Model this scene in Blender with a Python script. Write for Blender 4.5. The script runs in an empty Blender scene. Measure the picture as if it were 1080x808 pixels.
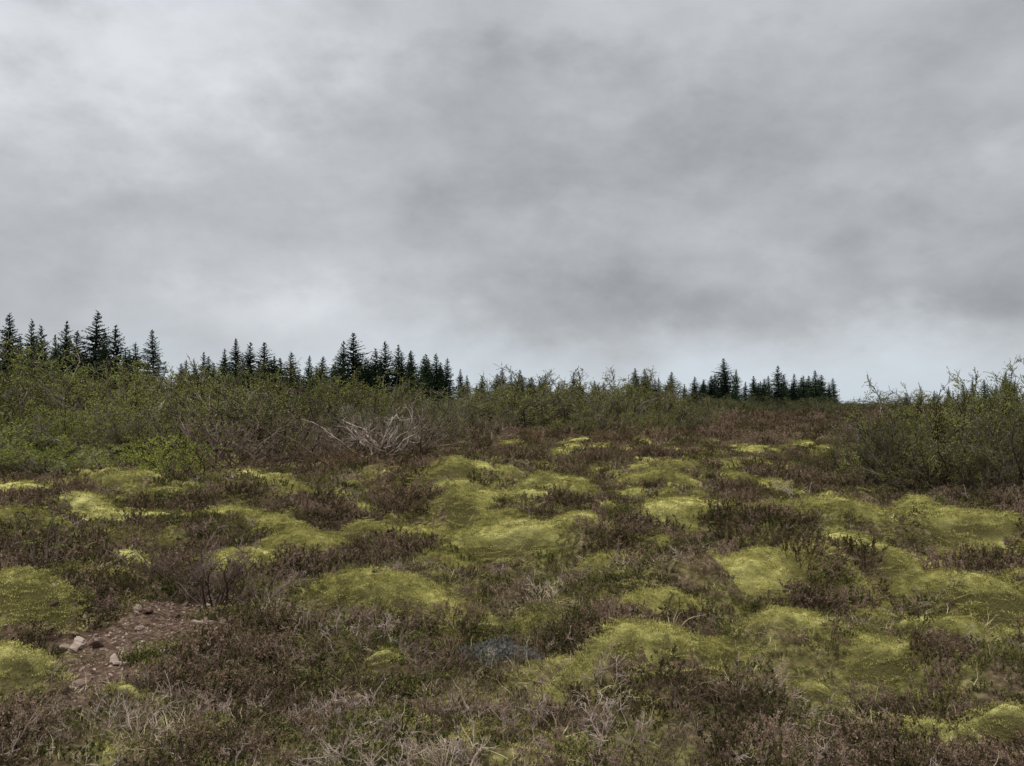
import bpy, math, numpy as np
from mathutils import Vector
rng = np.random.default_rng(7)
scene = bpy.context.scene
F=848.0; HY=425.0; CH=1.6

# ---------------------------------------------------------------- noise
def _h(ix,iy,s):
    a=(ix.astype(np.int64)*374761393+iy.astype(np.int64)*668265263+s*974634777)&0xffffffff
    a=((a^(a>>13))*1274126177)&0xffffffff
    a=(a^(a>>16))&0xffffffff
    return a/4294967295.0
def vn(x,y,s=0):
    ix=np.floor(x);iy=np.floor(y);fx=x-ix;fy=y-iy
    fx=fx*fx*fx*(fx*(fx*6-15)+10);fy=fy*fy*fy*(fy*(fy*6-15)+10)
    a=_h(ix,iy,s);b=_h(ix+1,iy,s);c=_h(ix,iy+1,s);d=_h(ix+1,iy+1,s)
    return (a*(1-fx)+b*fx)*(1-fy)+(c*(1-fx)+d*fx)*fy
def fbm(x,y,s=0,o=4):
    v=0;a=.5;t=0
    for i in range(o):
        v=v+a*vn(x*2**i+17.3*i,y*2**i-9.1*i,s+i);t+=a;a*=.5
    return v/t
def sstep(a,b,x):
    t=np.clip((x-a)/(b-a),0,1);return t*t*(3-2*t)

def P(px,py):
    d=CH*F/(py-HY); return ((px-540)/F*d, d)

# ---------------------------------------------------------------- moss mounds
# (px,py base, half width m, half depth m, rot, height)
named=[(432,652,.78,.27,-.62,.30),(545,586,.85,.42,0,.36),(800,628,.66,.42,0,.36),
(868,622,.36,.34,.2,.22),(725,560,.9,.42,0,.28),(125,562,.75,.45,0,.26),(245,560,.8,.5,0,.20),(480,520,.65,.5,0,.30),
(10,680,.38,.36,0,.28),(0,770,.28,.3,0,.26),(655,765,.40,.24,.3,.26),(610,712,.40,.16,.2,.12),(1045,578,.7,.4,0,.22),
(915,560,.85,.4,0,.22),(35,532,.85,.6,0,.2),(1000,618,.6,.25,0,.14),(795,498,1.0,.6,0,.24),(700,528,.8,.4,0,.16),
(570,530,.8,.5,0,.18),(700,650,.34,.2,0,.12),(20,588,.45,.3,0,.2),(420,562,.5,.3,0,.12),
(130,602,.4,.2,0,.14),(640,600,.4,.2,0,.1),(745,730,.34,.16,.5,.12),(1040,660,.4,.2,0,.14),(185,528,.8,.4,0,.18),(270,515,1.,.5,0,.17),(930,715,.3,.15,.2,.08),(500,745,.25,.1,0,.05)]
M=[]
for (px,py,a,b,r,h) in named:
    x,y=P(px,py); y+=b*.5; x=x*(1+b*.5/max(y,1)); M.append((x,y,a,b,r,h))
def scat_m(n,r0,r1,a0,a1,h0,h1,tmax=.72,ov=.66,thr=.36):
    k=0;tries=0
    while k<n and tries<n*60:
        tries+=1
        r=math.sqrt(rng.uniform(r0*r0,r1*r1));t=rng.uniform(-tmax,tmax)
        x=r*math.sin(t);y=r*math.cos(t);a=a0+(a1-a0)*rng.uniform(0,1)**1.6;b=a*rng.uniform(.4,.75)
        if -4.4<x<-.9 and 4.2<y<7.2: continue
        if fbm(np.array([x/6.]),np.array([y/6.]),31,2)[0]<thr: continue
        if any((m[0]-x)**2+(m[1]-y)**2<(ov*(m[2]+a))**2 for m in M): continue
        M.append((x,y,a,b,rng.uniform(-.7,.7),rng.uniform(h0,h1)*(.6+.5*a/a1)));k+=1
scat_m(20,4.6,7,.10,.3,.05,.13,ov=.75)
scat_m(110,7,18,.18,.75,.07,.2,ov=.68)
scat_m(70,18,28,.4,1.0,.06,.15,thr=.40,ov=.72)
M=np.array(M)
def q2(x,y,m):
    dx=x-m[0];dy=y-m[1];c,s=math.cos(m[4]),math.sin(m[4])
    return ((dx*c+dy*s)/m[2])**2+((-dx*s+dy*c)/m[3])**2
def H(x,y):
    x=np.asarray(x,float);y=np.asarray(y,float)
    r=np.hypot(x,y)
    z=(fbm(x/11,y/11,3,2)-.5)*.35*sstep(3,14,r)
    n=vn(x/1.0+3*vn(x/4,y/4,8),y/.85,5)
    flat=np.exp(-((x+2.6)/1.4)**2-((y-5.1)/1.3)**2)
    z=z+.32*(sstep(.3,.9,n)-.35)*(1-.9*flat)+.12*(fbm(x/.42,y/.42,12,3)-.5)*(1-.3*flat)
    z=z+.08*flat*(y-4.9)/1.3
    z=z*(1-.5*sstep(25,70,r))
    for m in M:
        R=max(m[2],m[3])*2.4
        k=(np.abs(x-m[0])<R)&(np.abs(y-m[1])<R)
        if k.any():
            q=q2(x[k],y[k],m); z[k]+=m[5]*(np.exp(-(q**1.2)*.8)-.22*np.exp(-((np.sqrt(q)-1.5)/.35)**2))
    return z
def wob(x,y):
    return (fbm(x/.5,y/.5,41,5)-.5)
def mossT(x,y,m,w=None):
    if w is None: w=wob(x,y)
    q=np.sqrt(q2(x,y,m))*1.02+1.7*w
    return .045*(1-q*np.abs(q))
def mossmask(x,y):
    w=wob(x,y);t=np.full(x.shape,-1.)
    for m in M:
        R=max(m[2],m[3])*1.9
        k=(np.abs(x-m[0])<R)&(np.abs(y-m[1])<R)
        if k.any(): t[k]=np.maximum(t[k],mossT(x[k],y[k],m,w[k]))
    return t
def soil(x,y):
    d=np.sqrt(((x+2.65)/1.05)**2+((y-5.25)/1.15)**2)+2.0*(fbm(x/.5,y/.5,77,4)-.5)
    return 1-sstep(.55,1.0,d)

# ---------------------------------------------------------------- mesh helpers
def mk_mesh(name,V,Q,mi=None,mats=(),smooth=False):
    me=bpy.data.meshes.new(name)
    V=np.ascontiguousarray(V,dtype=np.float32);Q=np.ascontiguousarray(Q,dtype=np.int32)
    me.vertices.add(len(V));me.vertices.foreach_set('co',V.ravel())
    me.loops.add(Q.size);me.loops.foreach_set('vertex_index',Q.ravel())
    me.polygons.add(len(Q));me.polygons.foreach_set('loop_start',np.arange(0,Q.size,4,dtype=np.int32))
    for m in mats: me.materials.append(m)
    if mi is not None: me.polygons.foreach_set('material_index',np.ascontiguousarray(mi,dtype=np.int32))
    me.polygons.foreach_set('use_smooth',np.full(len(Q),smooth))
    me.update(calc_edges=True)
    return me
class MB:
    def __init__(s): s.V=[];s.Q=[];s.I=[];s.n=0
    def add(s,V,Q,i=0):
        s.V.append(V.reshape(-1,3));s.Q.append(Q.reshape(-1,4)+s.n);s.I.append(np.full(Q.size//4,i));s.n+=V.size//3
    def mesh(s,name,mats,smooth=False):
        return mk_mesh(name,np.concatenate(s.V),np.concatenate(s.Q),np.concatenate(s.I),mats,smooth)
def nrm(v): return v/np.maximum(np.linalg.norm(v,axis=-1,keepdims=True),1e-9)
def tubes(Pt,R,k=3):
    m,n,_=Pt.shape
    T=nrm(np.gradient(Pt,axis=1))
    ref=np.where(np.abs(T[...,2:3])>.9,np.array([1.,0,0]),np.array([0,0,1.]))
    A=nrm(np.cross(T,ref));B=np.cross(T,A)
    ang=np.arange(k)*2*math.pi/k
    V=Pt[:,:,None,:]+R[:,:,None,None]*(A[:,:,None,:]*np.cos(ang)[None,None,:,None]+B[:,:,None,:]*np.sin(ang)[None,None,:,None])
    idx=np.arange(m*n*k).reshape(m,n,k)
    a=idx[:,:-1];b=idx[:,1:]
    Q=np.stack([a,np.roll(a,-1,2),np.roll(b,-1,2),b],-1)
    return V.reshape(-1,3),Q.reshape(-1,4)
def leaves(Pp,D,L,W,rg,w0=.45,nvec=None):
    n=len(Pp);D=nrm(D)
    s=nrm(np.cross(D,rg.normal(size=(n,3)) if nvec is None else nvec))
    L=np.broadcast_to(L,(n,))[:,None];W=np.broadcast_to(W,(n,))[:,None]
    V=np.stack([Pp,Pp+D*L*w0+s*W*.5,Pp+D*L,Pp+D*L*w0-s*W*.5],1)
    return V.reshape(-1,3),np.arange(4*n).reshape(-1,4)
def grow(base,d,L,n,wander,up,rg):
    p=base.copy();d=nrm(d);out=[p.copy()];L=np.broadcast_to(L,(len(base),))[:,None]
    for i in range(n-1):
        d=nrm(d+rg.normal(size=d.shape)*wander+np.array([0,0,up]))
        p=p+d*L/(n-1);out.append(p.copy())
    return np.stack(out,1)
def spawn(Pt,c,t0,t1,ang,rg):
    m,n,_=Pt.shape
    idx=np.repeat(np.arange(m),c);t=rg.uniform(t0,t1,len(idx))
    f=t*(n-1);i=np.minimum(f.astype(int),n-2);u=(f-i)[:,None]
    a=Pt[idx,i];b=Pt[idx,i+1]
    return a*(1-u)+b*u,nrm(nrm(b-a)+ang*rg.normal(size=a.shape)),idx,t
def taper(m,n,r0,r1): return np.broadcast_to(np.linspace(r0,r1,n),(m,n))

# ---------------------------------------------------------------- materials
def nd(nt,t,**k):
    n=nt.nodes.new(t)
    for a,b in k.items(): setattr(n,a,b)
    return n
def mat(name,cols,nscale=1.,fine=40.,rand=.5,objcol=False,bump=0.,bscale=60.,pos=(.3,.7),flank=None,det=1):
    m=bpy.data.materials.new(name);m.use_nodes=True;nt=m.node_tree;nt.nodes.clear()
    b=nd(nt,'ShaderNodeBsdfDiffuse');b.inputs['Roughness'].default_value=0.
    ou=nd(nt,'ShaderNodeOutputMaterial');nt.links.new(b.outputs[0],ou.inputs[0])
    g=nd(nt,'ShaderNodeNewGeometry');oi=nd(nt,'ShaderNodeObjectInfo')
    n1=nd(nt,'ShaderNodeTexNoise');n1.inputs['Scale'].default_value=nscale;n1.inputs['Detail'].default_value=det
    n2=nd(nt,'ShaderNodeTexNoise');n2.inputs['Scale'].default_value=fine;n2.inputs['Detail'].default_value=det
    L=nt.links.new
    L(g.outputs['Position'],n1.inputs['Vector']);L(g.outputs['Position'],n2.inputs['Vector'])
    a=nd(nt,'ShaderNodeMath',operation='MULTIPLY_ADD');L(oi.outputs['Random'],a.inputs[0]);a.inputs[1].default_value=rand;a.inputs[2].default_value=-.5*rand
    c=nd(nt,'ShaderNodeMath',operation='ADD');L(n1.outputs['Fac'],c.inputs[0]);L(n2.outputs['Fac'],c.inputs[1])
    d=nd(nt,'ShaderNodeMath',operation='MULTIPLY_ADD');L(c.outputs[0],d.inputs[0]);d.inputs[1].default_value=.5;L(a.outputs[0],d.inputs[2])
    cr=nd(nt,'ShaderNodeValToRGB');L(d.outputs[0],cr.inputs[0])
    e=cr.color_ramp.elements;k=len(cols)
    e[0].position=pos[0];e[0].color=(*cols[0],1);e[1].position=pos[1];e[1].color=(*cols[-1],1)
    for i in range(1,k-1):
        x=e.new(pos[0]+(pos[1]-pos[0])*i/(k-1));x.color=(*cols[i],1)
    out=cr.outputs[0]
    if objcol:
        mx=nd(nt,'ShaderNodeMix',data_type='RGBA',blend_type='MULTIPLY');mx.inputs[0].default_value=1
        L(out,mx.inputs[6]);L(oi.outputs['Color'],mx.inputs[7]);out=mx.outputs[2]
    if flank:  # steep faces go darker: shade of the sides put into the colour
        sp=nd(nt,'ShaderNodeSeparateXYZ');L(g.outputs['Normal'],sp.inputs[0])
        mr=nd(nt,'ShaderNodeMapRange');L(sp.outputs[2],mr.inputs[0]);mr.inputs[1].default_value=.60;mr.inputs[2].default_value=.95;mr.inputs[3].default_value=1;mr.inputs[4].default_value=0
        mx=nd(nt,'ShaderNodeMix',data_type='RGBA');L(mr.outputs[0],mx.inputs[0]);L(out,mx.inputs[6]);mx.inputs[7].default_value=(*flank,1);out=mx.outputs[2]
    L(out,b.inputs['Color'])
    if bump>0:
        n3=nd(nt,'ShaderNodeTexNoise');n3.inputs['Scale'].default_value=bscale;n3.inputs['Detail'].default_value=5;L(g.outputs['Position'],n3.inputs['Vector'])
        bp=nd(nt,'ShaderNodeBump');bp.inputs['Strength'].default_value=bump;bp.inputs['Distance'].default_value=.02
        L(n3.outputs['Fac'],bp.inputs['Height']);L(bp.outputs[0],b.inputs['Normal'])
    return m
m_stem=mat('heather_stem',[(.055,.038,.026),(.16,.115,.08)],1,30,.5)
m_heath=mat('heather_leaf',[(.05,.046,.019),(.098,.074,.038),(.158,.108,.068),(.24,.168,.12)],1.6,25,.5)
m_crow=mat('crowberry_leaf',[(.05,.058,.016),(.112,.118,.034),(.195,.183,.062)],1.6,25,.45)
m_grass=mat('dry_grass_blade',[(.16,.135,.06),(.34,.275,.15),(.58,.48,.30)],1.2,10,.6)
m_twig=mat('bare_twig_bark',[(.08,.055,.04),(.18,.125,.095),(.34,.27,.22)],2,15,.5)
mossc=[(.085,.078,.026),(.165,.150,.046),(.25,.228,.070),(.33,.303,.098),(.42,.385,.145)]
m_moss=mat('moss_cushion',mossc,1.9,16,.25,bump=1.,bscale=60,flank=(.08,.07,.027),pos=(.34,.66),det=3)  # flank colour: browner moss plus painted shade on the mound sides
m_mossf=mat('moss_sprig',[tuple(c*1.03 for c in q) for q in mossc],1.9,16,.18,pos=(.34,.66),det=2)
m_bark=mat('shrub_bark',[(.035,.026,.020),(.07,.052,.040),(.13,.105,.087),(.28,.25,.22)],1.5,6,.3,pos=(.3,.78),objcol=True)
m_leaf=mat('shrub_leaf',[(.07,.077,.028),(.13,.138,.050),(.20,.205,.078)],.8,9,.3,objcol=True)
m_sbark=mat('spruce_bark',[(.03,.022,.017),(.07,.05,.04)],1,6,.2)
m_sneed=mat('spruce_needle',[(.010,.017,.011),(.020,.030,.017),(.033,.047,.024)],.5,3,.4,objcol=True)
m_rock=mat('stone',[(.075,.05,.038),(.15,.105,.08),(.29,.225,.18)],3,25,.6,bump=.6,bscale=40,det=3)
m_lich=mat('grey_lichen',[(.04,.038,.030),(.14,.135,.115),(.34,.33,.29)],9,50,.5,det=2)

def ground_mat():
    m=bpy.data.materials.new('heath_ground');m.use_nodes=True;nt=m.node_tree;nt.nodes.clear();L=nt.links.new
    b=nd(nt,'ShaderNodeBsdfDiffuse');ou=nd(nt,'ShaderNodeOutputMaterial');L(b.outputs[0],ou.inputs[0])
    g=nd(nt,'ShaderNodeNewGeometry')
    def noise(s,d=5):
        n=nd(nt,'ShaderNodeTexNoise');n.inputs['Scale'].default_value=s;n.inputs['Detail'].default_value=d;L(g.outputs['Position'],n.inputs['Vector']);return n.outputs['Fac']
    def ramp(v,els):
        r=nd(nt,'ShaderNodeValToRGB');L(v,r.inputs[0]);e=r.color_ramp.elements
        e[0].position=els[0][0];e[0].color=(*els[0][1],1);e[1].position=els[-1][0];e[1].color=(*els[-1][1],1)
        for p,c in els[1:-1]: x=e.new(p);x.color=(*c,1)
        return r.outputs[0]
    def mix(f,a,bb):
        x=nd(nt,'ShaderNodeMix',data_type='RGBA');L(f,x.inputs[0]);L(a,x.inputs[6]);L(bb,x.inputs[7]);return x.outputs[2]
    fine=noise(19,5)
    litter=ramp(fine,[(.3,(.035,.026,.015)),(.5,(.09,.066,.038)),(.7,(.20,.15,.09))])
    green=ramp(fine,[(.3,(.045,.046,.015)),(.52,(.125,.115,.037)),(.7,(.24,.22,.075))])
    f1=ramp(noise(1.6,5),[(.44,(0,0,0)),(.60,(1,1,1))])
    col=mix(f1,litter,green)
    fa=nd(nt,'ShaderNodeAttribute',attribute_name='far_shade')
    far=ramp(fine,[(.3,(.03,.025,.015)),(.7,(.075,.058,.035))])  # distant brown heath, with the plants' self-shadow put into the colour
    col=mix(fa.outputs['Fac'],col,far)
    s=nd(nt,'ShaderNodeAttribute',attribute_name='soil')
    sc=ramp(fine,[(.3,(.03,.019,.013)),(.5,(.08,.052,.035)),(.7,(.16,.112,.08))])
    col=mix(s.outputs['Fac'],col,sc)
    L(col,b.inputs['Color'])
    n3=noise(35,6);bp=nd(nt,'ShaderNodeBump');bp.inputs['Strength'].default_value=1;bp.inputs['Distance'].default_value=.04
    L(n3,bp.inputs['Height']);L(bp.outputs[0],b.inputs['Normal'])
    return m
m_ground=ground_mat()

# ---------------------------------------------------------------- object helpers
def link(o): scene.collection.objects.link(o);return o
def top(o,label,cat,group=None,kind=None):
    if kind: o['kind']=kind
    o['label']=label;o['category']=cat
    if group:o['group']=group

# ground sheet
rr=np.concatenate([[0.02,.3,.6],np.exp(np.linspace(math.log(.9),math.log(70),480)),np.exp(np.linspace(math.log(74),math.log(3000),40))])
th=np.concatenate([np.radians(np.linspace(-48,48,640)),np.radians(np.linspace(51,309,87))])
TH,RR=np.meshgrid(th,rr)
X=RR*np.sin(TH);Y=RR*np.cos(TH)
Z=H(X.ravel(),Y.ravel())
nR,nT=RR.shape
V=np.stack([X.ravel(),Y.ravel(),Z],1)
idx=np.arange(nR*nT).reshape(nR,nT)
a=idx[:-1];b=idx[1:]
Q=np.stack([a,b,np.roll(b,-1,1),np.roll(a,-1,1)],-1).reshape(-1,4)[:,::-1]
me=mk_mesh('ground',V,Q,None,[m_ground],True)
at=me.attributes.new('soil','FLOAT','POINT');at.data.foreach_set('value',soil(X.ravel(),Y.ravel()).astype(np.float32))
at=me.attributes.new('far_shade','FLOAT','POINT');at.data.foreach_set('value',sstep(28,60,RR.ravel()).astype(np.float32))  # distance mask for the painted shade of far vegetation
g=link(bpy.data.objects.new('ground',me));top(g,'uneven brown heath ground with low hummocks','ground',kind='structure')

# moss mounds
for m in M:
    d=math.hypot(m[0],m[1]);c=max(.016,d*.0035)
    R=1.7
    nu=int(2*R*m[2]/c)+2;nv=int(2*R*m[3]/c)+2
    u,v=np.meshgrid(np.linspace(-R*m[2],R*m[2],nu),np.linspace(-R*m[3],R*m[3],nv))
    cs,sn=math.cos(m[4]),math.sin(m[4])
    x=m[0]+u*cs-v*sn;y=m[1]+u*sn+v*cs
    t=mossT(x,y,m)
    lump=(fbm(x/.13,y/.13,55,3)-.5)*.06
    hz=H(x.ravel(),y.ravel()).reshape(x.shape)
    z0=float(hz.mean())
    z=hz+np.clip(t,-.05,1)+lump*sstep(-.01,.02,t)-.004
    V=np.stack([x.ravel()-m[0],y.ravel()-m[1],z.ravel()-z0],1)
    idx=np.arange(nu*nv).reshape(nv,nu)
    Q=np.stack([idx[:-1,:-1],idx[:-1,1:],idx[1:,1:],idx[1:,:-1]],-1)
    tt=(t>-.03);keep=tt[:-1,:-1]&tt[:-1,1:]&tt[1:,1:]&tt[1:,:-1]
    Q=Q[keep]
    if len(Q)<10: continue
    used=np.unique(Q);mp=np.zeros(nu*nv,int);mp[used]=np.arange(len(used))
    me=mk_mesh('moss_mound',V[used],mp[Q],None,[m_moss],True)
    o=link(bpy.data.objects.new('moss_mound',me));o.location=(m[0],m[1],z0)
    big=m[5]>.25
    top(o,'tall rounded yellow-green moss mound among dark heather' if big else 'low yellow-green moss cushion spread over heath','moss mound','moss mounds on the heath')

# ---------------------------------------------------------------- scatter
def scatter(name,label,cat,variants,x,y,s,tilt=.25,dz=0.,zs=None):
    n=len(x);z=H(x,y)+dz
    print(name,n)
    me=bpy.data.meshes.new(name);me.vertices.add(n)
    me.vertices.foreach_set('co',np.stack([x,y,z],1).astype(np.float32).ravel())
    def at(nm,ty,arr,key='value'):
        q=me.attributes.new(nm,ty,'POINT');q.data.foreach_set(key,arr)
    rot=np.stack([rng.normal(size=n)*tilt,rng.normal(size=n)*tilt,rng.uniform(0,6.283,n)],1).astype(np.float32)
    at('rot','FLOAT_VECTOR',rot.ravel(),'vector')
    sv=np.stack([s,s,s*(1 if zs is None else zs)],1).astype(np.float32)
    at('scl','FLOAT_VECTOR',sv.ravel(),'vector')
    at('idx','INT',rng.integers(0,len(variants),n).astype(np.int32))
    o=link(bpy.data.objects.new(name,me));top(o,label,cat,kind='stuff')
    col=bpy.data.collections.new(name+'_source')
    for i,vme in enumerate(variants): col.objects.link(bpy.data.objects.new(name+'_plant',vme))
    ng=bpy.data.node_groups.new(name,'GeometryNodeTree')
    ng.interface.new_socket('Geometry',in_out='INPUT',socket_type='NodeSocketGeometry')
    ng.interface.new_socket('Geometry',in_out='OUTPUT',socket_type='NodeSocketGeometry')
    gi=ng.nodes.new('NodeGroupInput');go=ng.nodes.new('NodeGroupOutput')
    ip=ng.nodes.new('GeometryNodeInstanceOnPoints');ci=ng.nodes.new('GeometryNodeCollectionInfo')
    ci.inputs['Collection'].default_value=col;ci.inputs['Separate Children'].default_value=True;ci.inputs['Reset Children'].default_value=True
    ip.inputs['Pick Instance'].default_value=True
    def na(nm,ty):
        q=ng.nodes.new('GeometryNodeInputNamedAttribute');q.data_type=ty;q.inputs['Name'].default_value=nm;return q.outputs['Attribute']
    e2r=ng.nodes.new('FunctionNodeEulerToRotation')
    L=ng.links.new
    L(gi.outputs[0],ip.inputs['Points']);L(ci.outputs[0],ip.inputs['Instance']);L(na('idx','INT'),ip.inputs['Instance Index'])
    L(na('rot','FLOAT_VECTOR'),e2r.inputs[0]);L(e2r.outputs[0],ip.inputs['Rotation']);L(na('scl','FLOAT_VECTOR'),ip.inputs['Scale'])
    L(ip.outputs[0],go.inputs[0])
    md=o.modifiers.new('scatter','NODES');md.node_group=ng
    return o
def pts(bands,tmax=.74):
    xs=[];ys=[];ss=[]
    for r0,r1,n,s0,s1 in bands:
        r=np.sqrt(rng.uniform(r0*r0,r1*r1,n));t=rng.uniform(-tmax,tmax,n)
        xs.append(r*np.sin(t));ys.append(r*np.cos(t));ss.append(rng.uniform(s0,s1,n))
    return np.concatenate(xs),np.concatenate(ys),np.concatenate(ss)

def heather(seed,mat_leaf,ns=22,h=.2,sp=.9,leafL=.013,leafW=.006,nt=5,nl=9,r=.07):
    rg=np.random.default_rng(seed);mb=MB()
    an=rg.uniform(0,6.283,ns);rd=np.sqrt(rg.uniform(0,1,ns))
    o=np.stack([np.cos(an)*rd,np.sin(an)*rd,np.zeros(ns)],1)
    base=o*r-np.array([0,0,.03])
    S=grow(base,o*sp+np.array([0,0,1.]),h*rg.uniform(.6,1.25,ns)+.03,5,.22,.12,rg)
    mb.add(*tubes(S,taper(ns,5,.0018,.0008)),0)
    b,d,i,t=spawn(S,nt,.35,1.,.5,rg)
    T=grow(b,d,h*.28*rg.uniform(.6,1.2,len(b)),3,.15,.2,rg)
    mb.add(*tubes(T,taper(len(b),3,.0010,.0006)),0)
    b,d,i,t=spawn(T,nl,0,1.,.7,rg)
    mb.add(*leaves(b,d,leafL*rg.uniform(.6,1.3,len(b)),leafW,rg),1)
    return mb.mesh('heather_plant',[m_stem,mat_leaf])
def grass(seed,nb=20,h=.2,lean=.7,w=.0026):
    rg=np.random.default_rng(seed);an=rg.uniform(0,6.283,nb)
    o=np.stack([np.cos(an),np.sin(an),np.zeros(nb)],1)
    S=grow(o*rg.uniform(0,.06,(nb,1))-np.array([0,0,.02]),o*lean*rg.uniform(.2,3.2,(nb,1))+np.array([0,0,1.]),h*rg.uniform(.5,1.3,nb),6,.22,-.2,rg)
    side=nrm(np.cross(o,np.array([0,0,1.])))[:,None,:]*(np.linspace(1,.15,6)[None,:,None]*w*.5)
    V=np.stack([S-side,S+side],2);idx=np.arange(nb*12).reshape(nb,6,2)
    Q=np.stack([idx[:,:-1,0],idx[:,:-1,1],idx[:,1:,1],idx[:,1:,0]],-1)
    mb=MB();mb.add(V,Q,0);return mb.mesh('grass_plant',[m_grass])
def twigs(seed,ns=6,h=.14):
    rg=np.random.default_rng(seed);mb=MB();an=rg.uniform(0,6.283,ns)
    o=np.stack([np.cos(an),np.sin(an),np.zeros(ns)],1)
    S=grow(o*.04-np.array([0,0,.02]),o*rg.uniform(.2,1.6,(ns,1))+np.array([0,0,1.]),h*rg.uniform(.6,1.3,ns),6,.28,.03,rg)
    mb.add(*tubes(S,taper(ns,6,.0020,.001)),0)
    b,d,i,t=spawn(S,6,.25,1.,.7,rg);T=grow(b,d,h*.4*rg.uniform(.4,1.2,len(b)),4,.25,.1,rg)
    mb.add(*tubes(T,taper(len(b),4,.0012,.0007)),0)
    b,d,i,t=spawn(T,3,.3,1.,.7,rg);U=grow(b,d,h*.15*rg.uniform(.4,1.2,len(b)),3,.2,.1,rg)
    mb.add(*tubes(U,taper(len(b),3,.0009,.0006)),0)
    return mb.mesh('twig_plant',[m_twig])
def mossf(seed,n=110,l0=.005,l1=.014,w=.0034):
    rg=np.random.default_rng(seed);an=rg.uniform(0,6.283,n);r=np.sqrt(rg.uniform(0,1,n))*.065
    p=np.stack([np.cos(an)*r,np.sin(an)*r,np.full(n,-.005)],1)
    d=rg.normal(size=(n,3))*.6+np.array([0,0,1.2])
    mb=MB();mb.add(*leaves(p,d,rg.uniform(l0,l1,n),w,rg),0);return mb.mesh('moss_plant',[m_mossf])

HV=[heather(100+i,m_heath,ns=22+i,h=.045+.010*i,r=.09,nt=5,nl=11,leafL=.009,leafW=.0042) for i in range(5)]
CV=[heather(200+i,m_crow,ns=24,h=.035,sp=1.3,leafL=.010,leafW=.005,nt=4,nl=9,r=.09) for i in range(4)]
GV=[grass(300+i,h=.08+.012*i) for i in range(5)]
TV=[twigs(400+i) for i in range(5)]
FV=[mossf(500+i) for i in range(4)]

x,y,s=pts([(1.6,7,5600,.5,1.2),(7,14,8200,.8,1.6),(14,28,9500,1.1,2.2),(28,60,6000,2.2,4.2),(60,110,1500,5,8)])
mm=mossmask(x,y);so=soil(x,y);n=.6*fbm(x/.55,y/.55,61,3)+.4*fbm(x/2.2,y/2.2,69,2);r=np.hypot(x,y)
k=(mm<rng.uniform(-.02,.010+.014*sstep(12,20,r),len(x)))&(so<rng.uniform(.05,.8,len(x)))&((n>.49-.16*sstep(14,30,r)-.03*(1-sstep(4,6,r)))|(rng.uniform(size=len(x))<.38))
scatter('heather_cover','dense brown and purplish heather covering the heath','heather',HV,x[k],y[k],(s*(.65+.8*sstep(.42,.62,n)))[k])
x,y,s=pts([(1.6,7,5200,.6,1.2),(7,14,7000,.9,1.7),(14,28,6000,1.4,2.6),(28,60,2500,2.4,4.)])
mm=mossmask(x,y);so=soil(x,y);n=fbm(x/.8+9,y/.8,63,3)
k=(mm<rng.uniform(-.025,.010,len(x)))&(so<.35)&((n>.48)|(rng.uniform(size=len(x))<.3))
scatter('crowberry_cover','low dark green crowberry mat between moss cushions','crowberry',CV,x[k],y[k],s[k])
x,y,s=pts([(1.6,4.8,3300,.6,1.2),(4.8,9,3600,.8,1.3),(9,20,3400,1.,1.7)])
mm=mossmask(x,y);so=soil(x,y);n=fbm(x/.7-5,y/.7,65,3)
k=(so<rng.uniform(.1,1.,len(x)))&((n>.52)|(rng.uniform(size=len(x))<.22))&((mm<-.01)|(rng.uniform(size=len(x))<.05))
scatter('dry_grass','thin straw coloured dry grass growing through the heather','grass',GV,x[k],y[k],s[k],.4)
x,y,s=pts([(1.6,5,1300,.6,1.25),(5,12,1300,.8,1.4),(12,24,700,1.2,2.)])
mm=mossmask(x,y);n=fbm(x/1.1+2,y/1.1,67,3)+.05*(1-sstep(4,6,y));so=soil(x,y)
k=(mm<-.005)&((n>.5)|(rng.uniform(size=len(x))<.25))&(so<rng.uniform(.1,.9,len(x)))
scatter('bare_twig_cover','pale bare dwarf shrub twigs sticking out of heather','twigs',TV,x[k],y[k],s[k],.5)
x,y,s=pts([(1.6,6,20000,.7,1.2),(6,10,28000,.9,1.4),(10,15,20000,1.4,2.1),(15,30,20000,2.4,4.)],.69)
mm=mossmask(x,y);n=fbm(x/.5+3,y/.5,71,3);so=soil(x,y);r=np.hypot(x,y)
k=(mm>-.012)|((n>.57)&(so<.3)&(r<15))
x,y,s,mm=x[k],y[k],s[k],mm[k]
scatter('moss_sprigs','woolly yellow-green moss tips on the mounds','moss',FV,x,y,s,.25,dz=np.maximum(mm,0)+(fbm(x/.13,y/.13,55,3)-.5)*.06*sstep(-.01,.02,mm))

# ---------------------------------------------------------------- stones
import bmesh
def stone(seed):
    rg=np.random.default_rng(seed);bm=bmesh.new();bmesh.ops.create_icosphere(bm,subdivisions=3,radius=1)
    co=np.array([v.co[:] for v in bm.verts])
    for i in range(9):
        nn=nrm(rg.normal(size=3));h=rg.uniform(.45,.8);dd=co@nn;co=co-np.outer(np.maximum(dd-h,0),nn)*.92
    co*=np.array([1,rg.uniform(.6,.9),rg.uniform(.4,.65)])
    co+=.05*rg.normal(size=co.shape)*.4
    for v,c in zip(bm.verts,co): v.co=c
    me=bpy.data.meshes.new('stone');bm.to_mesh(me);bm.free();me.materials.append(m_rock);return me
SM=[stone(i) for i in range(6)]
def put_stone(x,y,s,lab='small angular reddish-brown stone on bare soil'):
    o=link(bpy.data.objects.new('stone',SM[rng.integers(0,6)]))
    z=float(H(np.array([x]),np.array([y]))[0]);o.location=(x,y,z+s*.2);o.scale=(s,s,s);o.rotation_euler=(rng.normal()*.3,rng.normal()*.3,rng.uniform(0,6.3))
    top(o,lab,'stone','stones on the bare soil patch')
c=0
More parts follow.
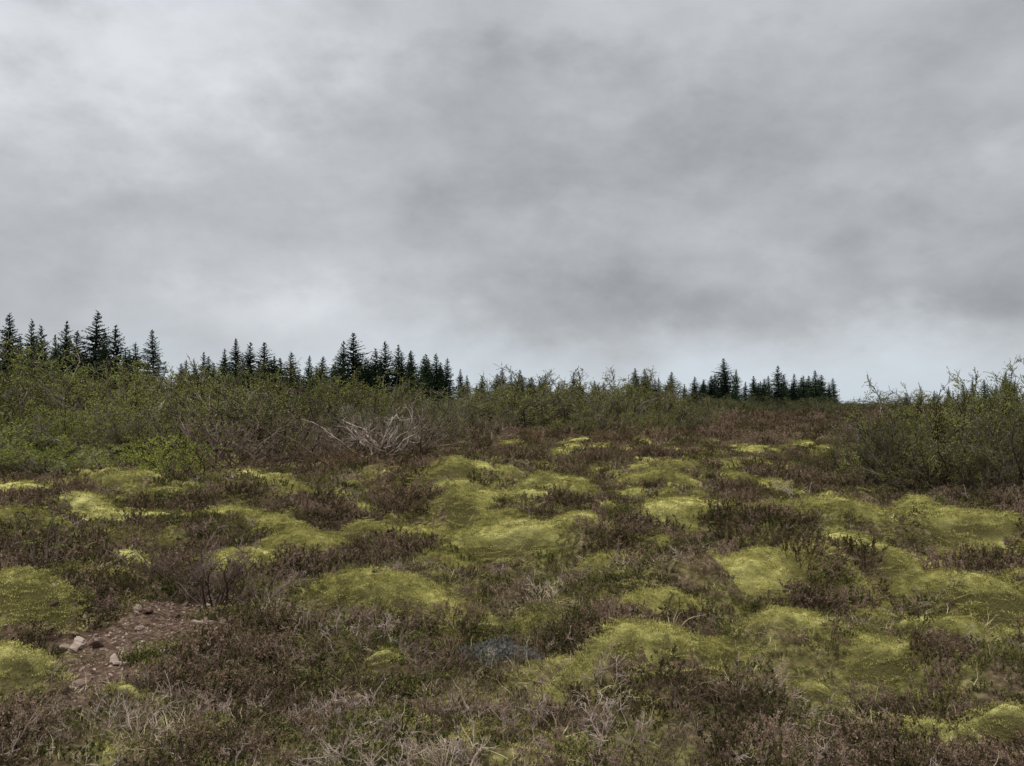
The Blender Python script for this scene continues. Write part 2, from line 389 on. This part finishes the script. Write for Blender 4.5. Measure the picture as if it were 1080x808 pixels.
while c<140:
    x=rng.uniform(-4.1,-1.3);y=rng.uniform(3.8,6.9)
    if soil(np.array([x]),np.array([y]))[0]>.15:
        put_stone(x,y,float(np.clip(rng.lognormal(-3.5,.5),.015,.06)));c+=1
for px,py,s in [(172,698,.065),(225,672,.05),(150,640,.055),(130,655,.06),(255,690,.04)]:
    x,y=P(px,py);put_stone(x,y,s,'larger flat pinkish-grey stone on bare soil')
x=rng.uniform(-4.2,-1.3,9000);y=rng.uniform(3.8,7,9000);k=soil(x,y)>.2
scatter('gravel','fine reddish gravel on the bare soil patch','gravel',SM,x[k],y[k],rng.uniform(.004,.014,k.sum()),.5)
def lichen(px,py,a,h,lab):
    x0,y0=P(px,py);rg=np.random.default_rng(5)
    u,v=np.meshgrid(np.linspace(-1.3,1.3,90),np.linspace(-1.3,1.3,90))
    x=x0+u*a;y=y0+v*a*.8;q=np.hypot(u,v)+1.3*(fbm(x/.15,y/.15,91,4)-.5)
    hz=H(x.ravel(),y.ravel()).reshape(x.shape);z0=float(hz.mean());mt=np.maximum(mossmask(x.ravel(),y.ravel()).reshape(x.shape),0)
    z=hz+mt+h*(1-q*q)+(fbm(x/.04,y/.04,92,3)-.5)*.07
    V=np.stack([(x-x0).ravel(),(y-y0).ravel(),(z-z0).ravel()],1);idx=np.arange(8100).reshape(90,90)
    Q=np.stack([idx[:-1,:-1],idx[:-1,1:],idx[1:,1:],idx[1:,:-1]],-1).reshape(-1,4)
    kk=(q.ravel()[Q]<1.1).all(1);Q=Q[kk];us=np.unique(Q);mp=np.zeros(8100,int);mp[us]=np.arange(len(us))
    mb=MB();mb.add(V[us],mp[Q],0)
    c=V[us][rg.integers(0,len(us),9000)]+np.array([0,0,-.004]);mb.add(*leaves(c,rg.normal(size=c.shape)*.8+np.array([0,0,.9]),rg.uniform(.01,.035,len(c)),.007,rg),0)
    o=link(bpy.data.objects.new('lichen_clump',mb.mesh('lichen_clump',[m_lich])));o.location=(x0,y0,z0)
    top(o,lab,'lichen')
lichen(522,682,.27,.08,'dark grey lichen crust on the end of a moss mound')

# ---------------------------------------------------------------- shrubs
def shrub(seed,ns,spread,nb,ntw,nl,ll,thick=1.,thr=.40,wand=.16,tk2=1.,up=.04):
    rg=np.random.default_rng(seed);an=rg.uniform(0,6.283,ns)
    o=np.stack([np.cos(an),np.sin(an),np.zeros(ns)],1)
    ln=rg.uniform(.1,1.,(ns,1))*spread
    S=grow(o*rg.uniform(.02,.12,(ns,1))-np.array([0,0,.03]),o*ln+np.array([0,0,1.]),rg.uniform(.7,1.05,ns)*(1+.15*ln[:,0]),9,wand,up,rg)
    mb=MB();mb.add(*tubes(S,taper(ns,9,.0095*thick,.0025*thick),4),0)
    b,d,i,t=spawn(S,nb,.15,1.,.65,rg)
    B=grow(b,d,(.34*(1.15-t)+.06)*rg.uniform(.6,1.3,len(b)),5,wand*1.1,.04,rg);mb.add(*tubes(B,taper(len(b),5,.0034*thick,.0011*thick)),0)
    b,d,i,t=spawn(B,ntw,.2,1.,.7,rg)
    T=grow(b,d,.085*rg.uniform(.5,1.4,len(b)),4,.18,.06,rg);mb.add(*tubes(T,taper(len(b),4,.0013*tk2,.0007*tk2)),0)
    st=mb.mesh('stems',[m_bark])
    cm=None
    if nl>0:
        b,d,i,t=spawn(T,nl,.1,1.,.9,rg);mb2=MB()
        q=fbm(b[:,0]*6+seed,b[:,1]*6+b[:,2]*5,seed,2)+.12*b[:,2];kk=q>thr;b=b[kk];d=d[kk]
        mb2.add(*leaves(b,d,ll*rg.uniform(.6,1.3,len(b)),ll*.75,rg),0);cm=mb2.mesh('crown',[m_leaf])
    return st,cm
SV={'leafy':[shrub(10+i,13,1.35,13,7,13,.0120,1.,.36,.20,1.0) for i in range(5)],
    'sparse':[shrub(30+i,14,1.4,11,7,8,.0115,1.3,.42,.22,1.2) for i in range(5)],
    'fine':[shrub(40+i,15,1.45,12,8,10,.0110,1.,.38,.18,1.1) for i in range(4)],
    'tangle':[shrub(60+i,15,1.9,9,5,1,.012,1.9,.5,.30,1.6) for i in range(3)],
    'bare':[shrub(50+i,14,1.5,9,6,3,.014,1.) for i in range(3)]}
def put_shrub(x,y,h,kind,col,label,wide=1.,group='birch and willow shrubs on the heath',name='birch_shrub',cat='shrub',bark=(1,1,1)):
    st,cm=SV[kind][int(rng.integers(0,len(SV[kind])))]
    e=link(bpy.data.objects.new(name,None));e.empty_display_size=.2
    z=float(H(np.array([x]),np.array([y]))[0]);e.location=(x,y,z-.02);e.scale=(h*wide,h*wide,h);e.rotation_euler=(0,0,rng.uniform(0,6.28))
    top(e,label,cat,group)
    for nm,me in (('stems',st),('crown',cm)):
        if me is None: continue
        o=link(bpy.data.objects.new(nm,me));o.parent=e
        v=rng.uniform(.75,1.25);c_=col if nm=='crown' else bark;o.color=(c_[0]*v,c_[1]*v,c_[2]*v,1)
    return e
def row(n,px0,px1,d0,d1,ty0,ty1,kind,col,label,wide=1.,bark=(1,1,1),jit=5.):
    for i in range(n):
        px=px0+(px1-px0)*(i+rng.uniform(-.2,1.2))/n;d=rng.uniform(d0,d1)
        ty=(ty0(px)+2 if callable(ty0) else rng.uniform(ty0,ty1))+rng.normal()*jit
        h=max(.5,CH+(HY-ty)*d/F);put_shrub((px-540)/F*d,d,h,kind,col,label,wide*rng.uniform(.85,1.3),bark=bark)
G1=(1.25,1.25,.9);G2=(1.12,1.08,.9);G3=(1.7,1.85,.95);BR=(1.35,1.05,.85)
Lg='fresh green leafy birch shrub standing in heather';Ls='half-bare birch shrub with small olive leaves';Lb='low reddish-brown bare dwarf birch shrub';Lt='tangled birch shrub with pale grey bare branches'
top1=lambda p: np.interp(p,[-120,0,80,130,230,330,430,460],[364,370,372,390,389,388,393,408])
row(13,-160,125,24,30,top1,0,'leafy',(1.35,1.40,.9),Lg,jit=5)
row(13,110,450,24,32,top1,0,'sparse',G1,Ls,jit=7)
row(12,90,440,27,35,top1,0,'leafy',G1,Lg,jit=7)
row(9,-120,150,18.5,21,400,435,'leafy',(1.45,1.55,.9),Lg,1.15)
row(4,110,210,19,21,425,440,'sparse',G1,Ls,1.15)
row(9,-120,205,16.8,18.5,440,465,'leafy',G3,'low bright green leafy willow shrub',1.4)
row(6,190,440,22.5,24,415,440,'sparse',G2,Ls,1.25)
for px,d,ty in [(232,20.0,426),(262,19.5,436),(290,20.,440),(372,20.5,430),(402,20.5,426),(425,21,434),(330,21.,440)]:
    put_shrub((px-540)/F*d,d,CH+(HY-ty)*d/F,'tangle',G1,Lt,1.15,bark=(1.7,1.65,1.6))
row(7,190,470,18.0,20,468,480,'bare',BR,Lb,1.6,bark=(1.3,.95,.8))
top2=lambda p: np.interp(p,[430,480,520,560,600,680,720,760,800],[408,414,409,400,395,403,415,427,433])
row(17,440,745,38,52,top2,0,'leafy',G1,Ls,1.35,jit=5)
row(8,440,745,36,50,top2,0,'sparse',G1,Ls,1.35,jit=5)
row(9,440,720,32,40,428,440,'leafy',G2,Ls,1.45)
row(3,440,660,30,34,438,446,'tangle',G1,Lt,1.3,bark=(1.2,1.1,1.05))
row(7,430,660,26,33,452,464,'bare',BR,Lb,1.6,bark=(1.3,.95,.8))
row(9,520,750,58,75,407,420,'leafy',G2,Ls,1.4)
row(20,740,880,90,118,419,426,'leafy',(.65,.68,.65),'low dark green shrub at the edge of the wood',1.8)
row(16,860,1000,110,140,420,426,'leafy',(.65,.68,.65),'low dark green shrub at the edge of the wood',1.9)
for px,d,ty in [(930,15.5,428),(950,15.,408),(980,15.5,396),(1012,14.5,396),(1040,15.5,389),(1075,14.3,394),(1110,15,396),(1150,15,398),(1005,17,394),(1060,17.5,390),(1100,18,396),(966,17,408),(908,16.5,443),(1040,13.8,436),(985,14.2,436)]:
    put_shrub((px-540)/F*d,d,CH+(HY-ty)*d/F,'fine',(1.18,1.2,.9),'spreading birch shrub with small olive leaves in heather',.95)

def small(px,py,hp,kind,col,label,wide,name,cat,bark=(1,1,1)):
    x,y=P(px,py);put_shrub(x,y,hp*y/F,kind,col,label,wide,group='small plants in the heather',name=name,cat=cat,bark=bark)
SV['sapling']=[shrub(71,3,.5,7,3,4,.036,1.3)]
SV['dead']=[shrub(81+i,15,1.8,7,5,0,0,1.3,.4,.22,2.5) for i in range(2)]
Ld='leafless grey twiggy dwarf shrub in heather'
gb=(1.5,1.4,1.4)
small(52,632,100,'sapling',(1.15,1.25,.85),'small birch sapling with bright green leaves',.9,'birch_sapling','sapling')
small(225,636,90,'dead',BR,Ld,1.0,'dwarf_shrub','shrub',gb)
small(190,622,66,'dead',BR,Ld,1.1,'dwarf_shrub','shrub',gb)
small(270,634,58,'dead',BR,Ld,1.1,'dwarf_shrub','shrub',gb)
small(735,600,38,'dead',BR,Ld,1.2,'dwarf_shrub','shrub',gb)
small(640,545,26,'dead',BR,Ld,1.4,'dwarf_shrub','shrub',(.6,.5,.5))

# ---------------------------------------------------------------- spruces
def spruce(seed):
    rg=np.random.default_rng(seed);mb=MB()
    z=np.linspace(-.02,1,9);pt=np.stack([.004*rg.normal(size=9),.004*rg.normal(size=9),z],1)[None]
    tr=MB();tr.add(*tubes(pt,np.linspace(.016,.0015,9)[None],7),0);trm=tr.mesh('trunk',[m_sbark])
    lv=34;Rm=rg.uniform(.30,.44)
    lop=rg.uniform(0,6.28)
    ang=[];hz=[];Lb=[]
    for i in range(lv):
        t=.03+.94*i/(lv-1);k=int(rg.integers(10,14)) if t<.8 else 7
        a0=rg.uniform(0,6.28);lr=rg.uniform(.7,1.18)
        for j in range(k):
            aa=a0+j*6.283/k+rg.normal()*.2
            ang.append(aa);hz.append(t+rg.normal()*.008);Lb.append((Rm*(1-t)**.88*min(1,.8+t*2)+.003)*lr*rg.uniform(.55,1.2)*(1+.15*math.cos(aa-lop)))
    ang=np.array(ang);hz=np.array(hz);Lb=np.array(Lb);n=len(ang)
    o=np.stack([np.cos(ang),np.sin(ang),np.zeros(n)],1)
    droop=np.interp(hz,[0,.5,.9,1],[-.35,-.05,.4,.8])[:,None]
    base=np.stack([np.zeros(n),np.zeros(n),hz],1)
    B=grow(base,o+droop*np.array([0,0,1.]),Lb,5,.06,.05,rg)
    mb.add(*tubes(B,taper(n,5,.0035,.001)),0)
    b,d,i,t=spawn(B,14,.03,1.,.5,rg)
    d=d+np.array([0,0,-.2])
    ll=(.010+.055*(1-hz[i])*(1-.45*t))*rg.uniform(.6,1.3,len(b))
    mb.add(*leaves(b,d,ll,ll*.42,rg),0)
    b2=np.array([[0,0,.965+.0035*k] for k in range(8)]);mb.add(*leaves(b2,rg.normal(size=(8,3))*.25+np.array([0,0,1.]),.012,.004,rg),0)
    return trm,mb.mesh('crown',[m_sneed])
SP=[spruce(900+i) for i in range(8)]
def put_spruce(px,ty,d,wide=1.,jit=2.5):
    px=px+rng.normal()*1.5
    x=(px-540)/F*d;ty=ty+rng.normal()*jit
    h=CH+(HY-ty)*d/F
    tm,cm=SP[int(rng.integers(0,8))]
    e=link(bpy.data.objects.new('spruce_tree',None));e.location=(x,d,-.05);w=wide*rng.uniform(.75,1.25);e.scale=(h*w,h*w,h);e.rotation_euler=(rng.normal()*.02,rng.normal()*.02,rng.uniform(0,6.28))
    tall=(HY-ty)>60
    top(e,'tall dark green pointed spruce above birch shrubs' if tall else 'dark green pointed spruce at the edge of the heath','tree','spruce trees along the heath edge')
    for nm,me in (('trunk',tm),('crown',cm)):
        o=link(bpy.data.objects.new(nm,me));o.parent=e;v=rng.uniform(.75,1.4);o.color=(v,v*rng.uniform(.95,1.1),v,1)
T1=[(8,331),(-12,345),(24,352),(35,336),(46,343),(56,354),(70,339),(81,347),(101,329),(110,347),(125,342),(144,361),(163,346)]
for px,ty in T1: put_spruce(px,ty,80+rng.uniform(-4,8),1.,1.)
for px in range(-60,150,10): put_spruce(px+rng.uniform(-8,8),rng.uniform(353,378),92+rng.uniform(0,10),1.05)
T2=[(192,382),(205,378),(216,371),(236,364),(249,357),(261,359),(279,360),(290,373),(305,373),(324,373),(358,356),(370,354),(383,378),(398,366),(411,359),(421,363),(433,369),(452,374),(461,372),(468,375)]
for px,ty in T2: put_spruce(px,ty,95+rng.uniform(-4,8),1.1,2.)
for px in range(195,345,8): put_spruce(px+rng.uniform(-9,9),rng.uniform(373,391),106+rng.uniform(0,10),1.2)
for px in range(345,478,8): put_spruce(px+rng.uniform(-9,9),rng.uniform(370,390),106+rng.uniform(0,10),1.2)
T3=[(484,389),(493,393),(508,394),(530,388),(537,391),(550,391),(561,396),(574,398),(604,392),(640,398),(671,389),(681,387),(695,398),(706,400),(729,400),(741,402),(752,396),(762,386),(768,377),(776,388),(799,403),(806,398),(820,387),(829,395),(838,394),(846,396),(855,394),(866,389),(872,402)]
for px,ty in T3: put_spruce(px,ty,125+rng.uniform(-5,8),1.25,1.5)
for px in range(480,720,8): put_spruce(px+rng.uniform(-7,7),rng.uniform(397,412),138+rng.uniform(0,12),1.5)
for px in range(720,878,5): put_spruce(px+rng.uniform(-4,4),rng.uniform(395,412),135+rng.uniform(0,12),1.4)
for px,ty in [(955,414),(968,412),(985,410),(1000,406),(1015,407),(1028,398),(1038,400),(1050,404),(1060,396),(1072,401),(1088,398),(1105,402)]: put_spruce(px,ty,120+rng.uniform(-5,8),1.1,1.5)

# ---------------------------------------------------------------- world
w=bpy.data.worlds.new('World');scene.world=w;w.use_nodes=True;nt=w.node_tree;nt.nodes.clear();L=nt.links.new
def N(t,**k): return nd(nt,t,**k)
def MA(op,a,b=None,c=None):
    n=N('ShaderNodeMath',operation=op)
    for i,v in enumerate((a,b,c)):
        if v is None: continue
        if isinstance(v,(int,float)): n.inputs[i].default_value=v
        else: L(v,n.inputs[i])
    return n.outputs[0]
tc=N('ShaderNodeTexCoord');sx=N('ShaderNodeSeparateXYZ');L(tc.outputs['Generated'],sx.inputs[0])
dx,dy,dz=sx.outputs
el=MA('ARCSINE',dz);az=MA('ARCTAN2',dx,dy)
zz=MA('ADD',MA('MAXIMUM',dz,0.),.80)
cb=N('ShaderNodeCombineXYZ');L(MA('DIVIDE',dx,zz),cb.inputs[0]);L(MA('DIVIDE',dy,zz),cb.inputs[1]);L(MA('MULTIPLY',dz,1.1),cb.inputs[2])
def noise(sc,det,dis,off,rgh=.5):
    mp=N('ShaderNodeVectorMath',operation='ADD');L(cb.outputs[0],mp.inputs[0]);mp.inputs[1].default_value=off
    n=N('ShaderNodeTexNoise');n.inputs['Scale'].default_value=sc;n.inputs['Detail'].default_value=det;n.inputs['Distortion'].default_value=dis;n.inputs['Roughness'].default_value=rgh
    L(mp.outputs[0],n.inputs['Vector']);return n
nA=noise(3.4,5,.15,(3,1,0),.52);nB=noise(9.,6,.15,(7,4,2),.58);nW=noise(6.0,5,0,(11,5,7),.6)
sw=N('ShaderNodeSeparateColor');L(nW.outputs['Color'],sw.inputs[0])
azw=MA('MULTIPLY_ADD',MA('SUBTRACT',sw.outputs[0],.5),.42,az)
elw=MA('MULTIPLY_ADD',MA('SUBTRACT',sw.outputs[1],.5),MA('MULTIPLY_ADD',el,.8,.06),el)
fadeh=MA('MINIMUM',MA('MULTIPLY_ADD',el,5.,.25),1.)
v=MA('MULTIPLY_ADD',MA('SUBTRACT',nA.outputs['Fac'],.5),.36,.53)
v=MA('MULTIPLY_ADD',MA('SUBTRACT',nB.outputs['Fac'],.5),MA('MULTIPLY',fadeh,.28),v)
blobs=[(90,35,180,60,.27),(270,0,120,50,.12),(430,85,170,60,-.13),(700,175,200,45,-.10),(1060,70,80,80,-.04),
(940,150,100,30,.08),(1060,245,110,45,-.09),(620,320,210,28,-.11),(1000,310,150,26,-.09),(300,325,90,20,.13),(80,215,200,30,-.06),
(700,10,200,40,.07)]
for px,py,sxp,syp,amp in blobs:
    a0=math.atan((px-540)/F);e0=math.atan((HY-py)/F*math.cos(a0))
    u=MA('MULTIPLY_ADD',azw,F/sxp,-a0*F/sxp);t=MA('MULTIPLY_ADD',elw,F/syp,-e0*F/syp)
    q=MA('MULTIPLY_ADD',u,u,MA('MULTIPLY',t,t))
    v=MA('MULTIPLY_ADD',MA('POWER',.55,q),amp,v)
hb=MA('POWER',.001,MA('MULTIPLY',MA('MULTIPLY',elw,elw),25.))
v=MA('MULTIPLY_ADD',hb,.17,v)
mr=N('ShaderNodeMapRange',interpolation_type='SMOOTHSTEP');L(el,mr.inputs[0]);mr.inputs[1].default_value=.48;mr.inputs[2].default_value=1.1;mr.inputs[3].default_value=0;mr.inputs[4].default_value=2.3
v=MA('ADD',v,mr.outputs[0])
tint=N('ShaderNodeMix',data_type='RGBA');L(hb,tint.inputs[0]);tint.inputs[6].default_value=(.97,1.0,1.05,1);tint.inputs[7].default_value=(.92,1.02,1.11,1)
sc=N('ShaderNodeVectorMath',operation='SCALE');L(tint.outputs[2],sc.inputs[0]);L(v,sc.inputs['Scale'])
bg=N('ShaderNodeBackground');L(sc.outputs[0],bg.inputs[0]);bg.inputs[1].default_value=1.
sky=N('ShaderNodeTexSky',sky_type='NISHITA');sky.sun_disc=False;sky.sun_elevation=math.radians(55);sky.sun_rotation=math.radians(200)
bg2=N('ShaderNodeBackground');L(sky.outputs[0],bg2.inputs[0]);bg2.inputs[1].default_value=.08
mxs=N('ShaderNodeMixShader');mxs.inputs[0].default_value=.95;L(bg2.outputs[0],mxs.inputs[1]);L(bg.outputs[0],mxs.inputs[2])
ow=N('ShaderNodeOutputWorld');L(mxs.outputs[0],ow.inputs[0])

sl=bpy.data.lights.new('sun','SUN');sl.energy=1.5;sl.angle=math.radians(20);sl.color=(1,.96,.90)
so_=link(bpy.data.objects.new('sun',sl))
A=math.radians(200);E=math.radians(55)
dirv=Vector((math.sin(A)*math.cos(E),math.cos(A)*math.cos(E),math.sin(E)))
so_.rotation_euler=dirv.to_track_quat('Z','Y').to_euler();so_.location=dirv*50

cam=bpy.data.cameras.new('camera');cam.sensor_width=36;cam.lens=36*F/1080;cam.clip_end=6000;cam.clip_start=.05
co=link(bpy.data.objects.new('camera',cam));co.location=(0,0,CH)
co.rotation_euler=(math.radians(90)+math.atan((HY-404)/F),0,0)
scene.camera=co
scene.view_settings.view_transform='Standard';scene.view_settings.look='None';scene.view_settings.exposure=0
print('mounds',len(M))
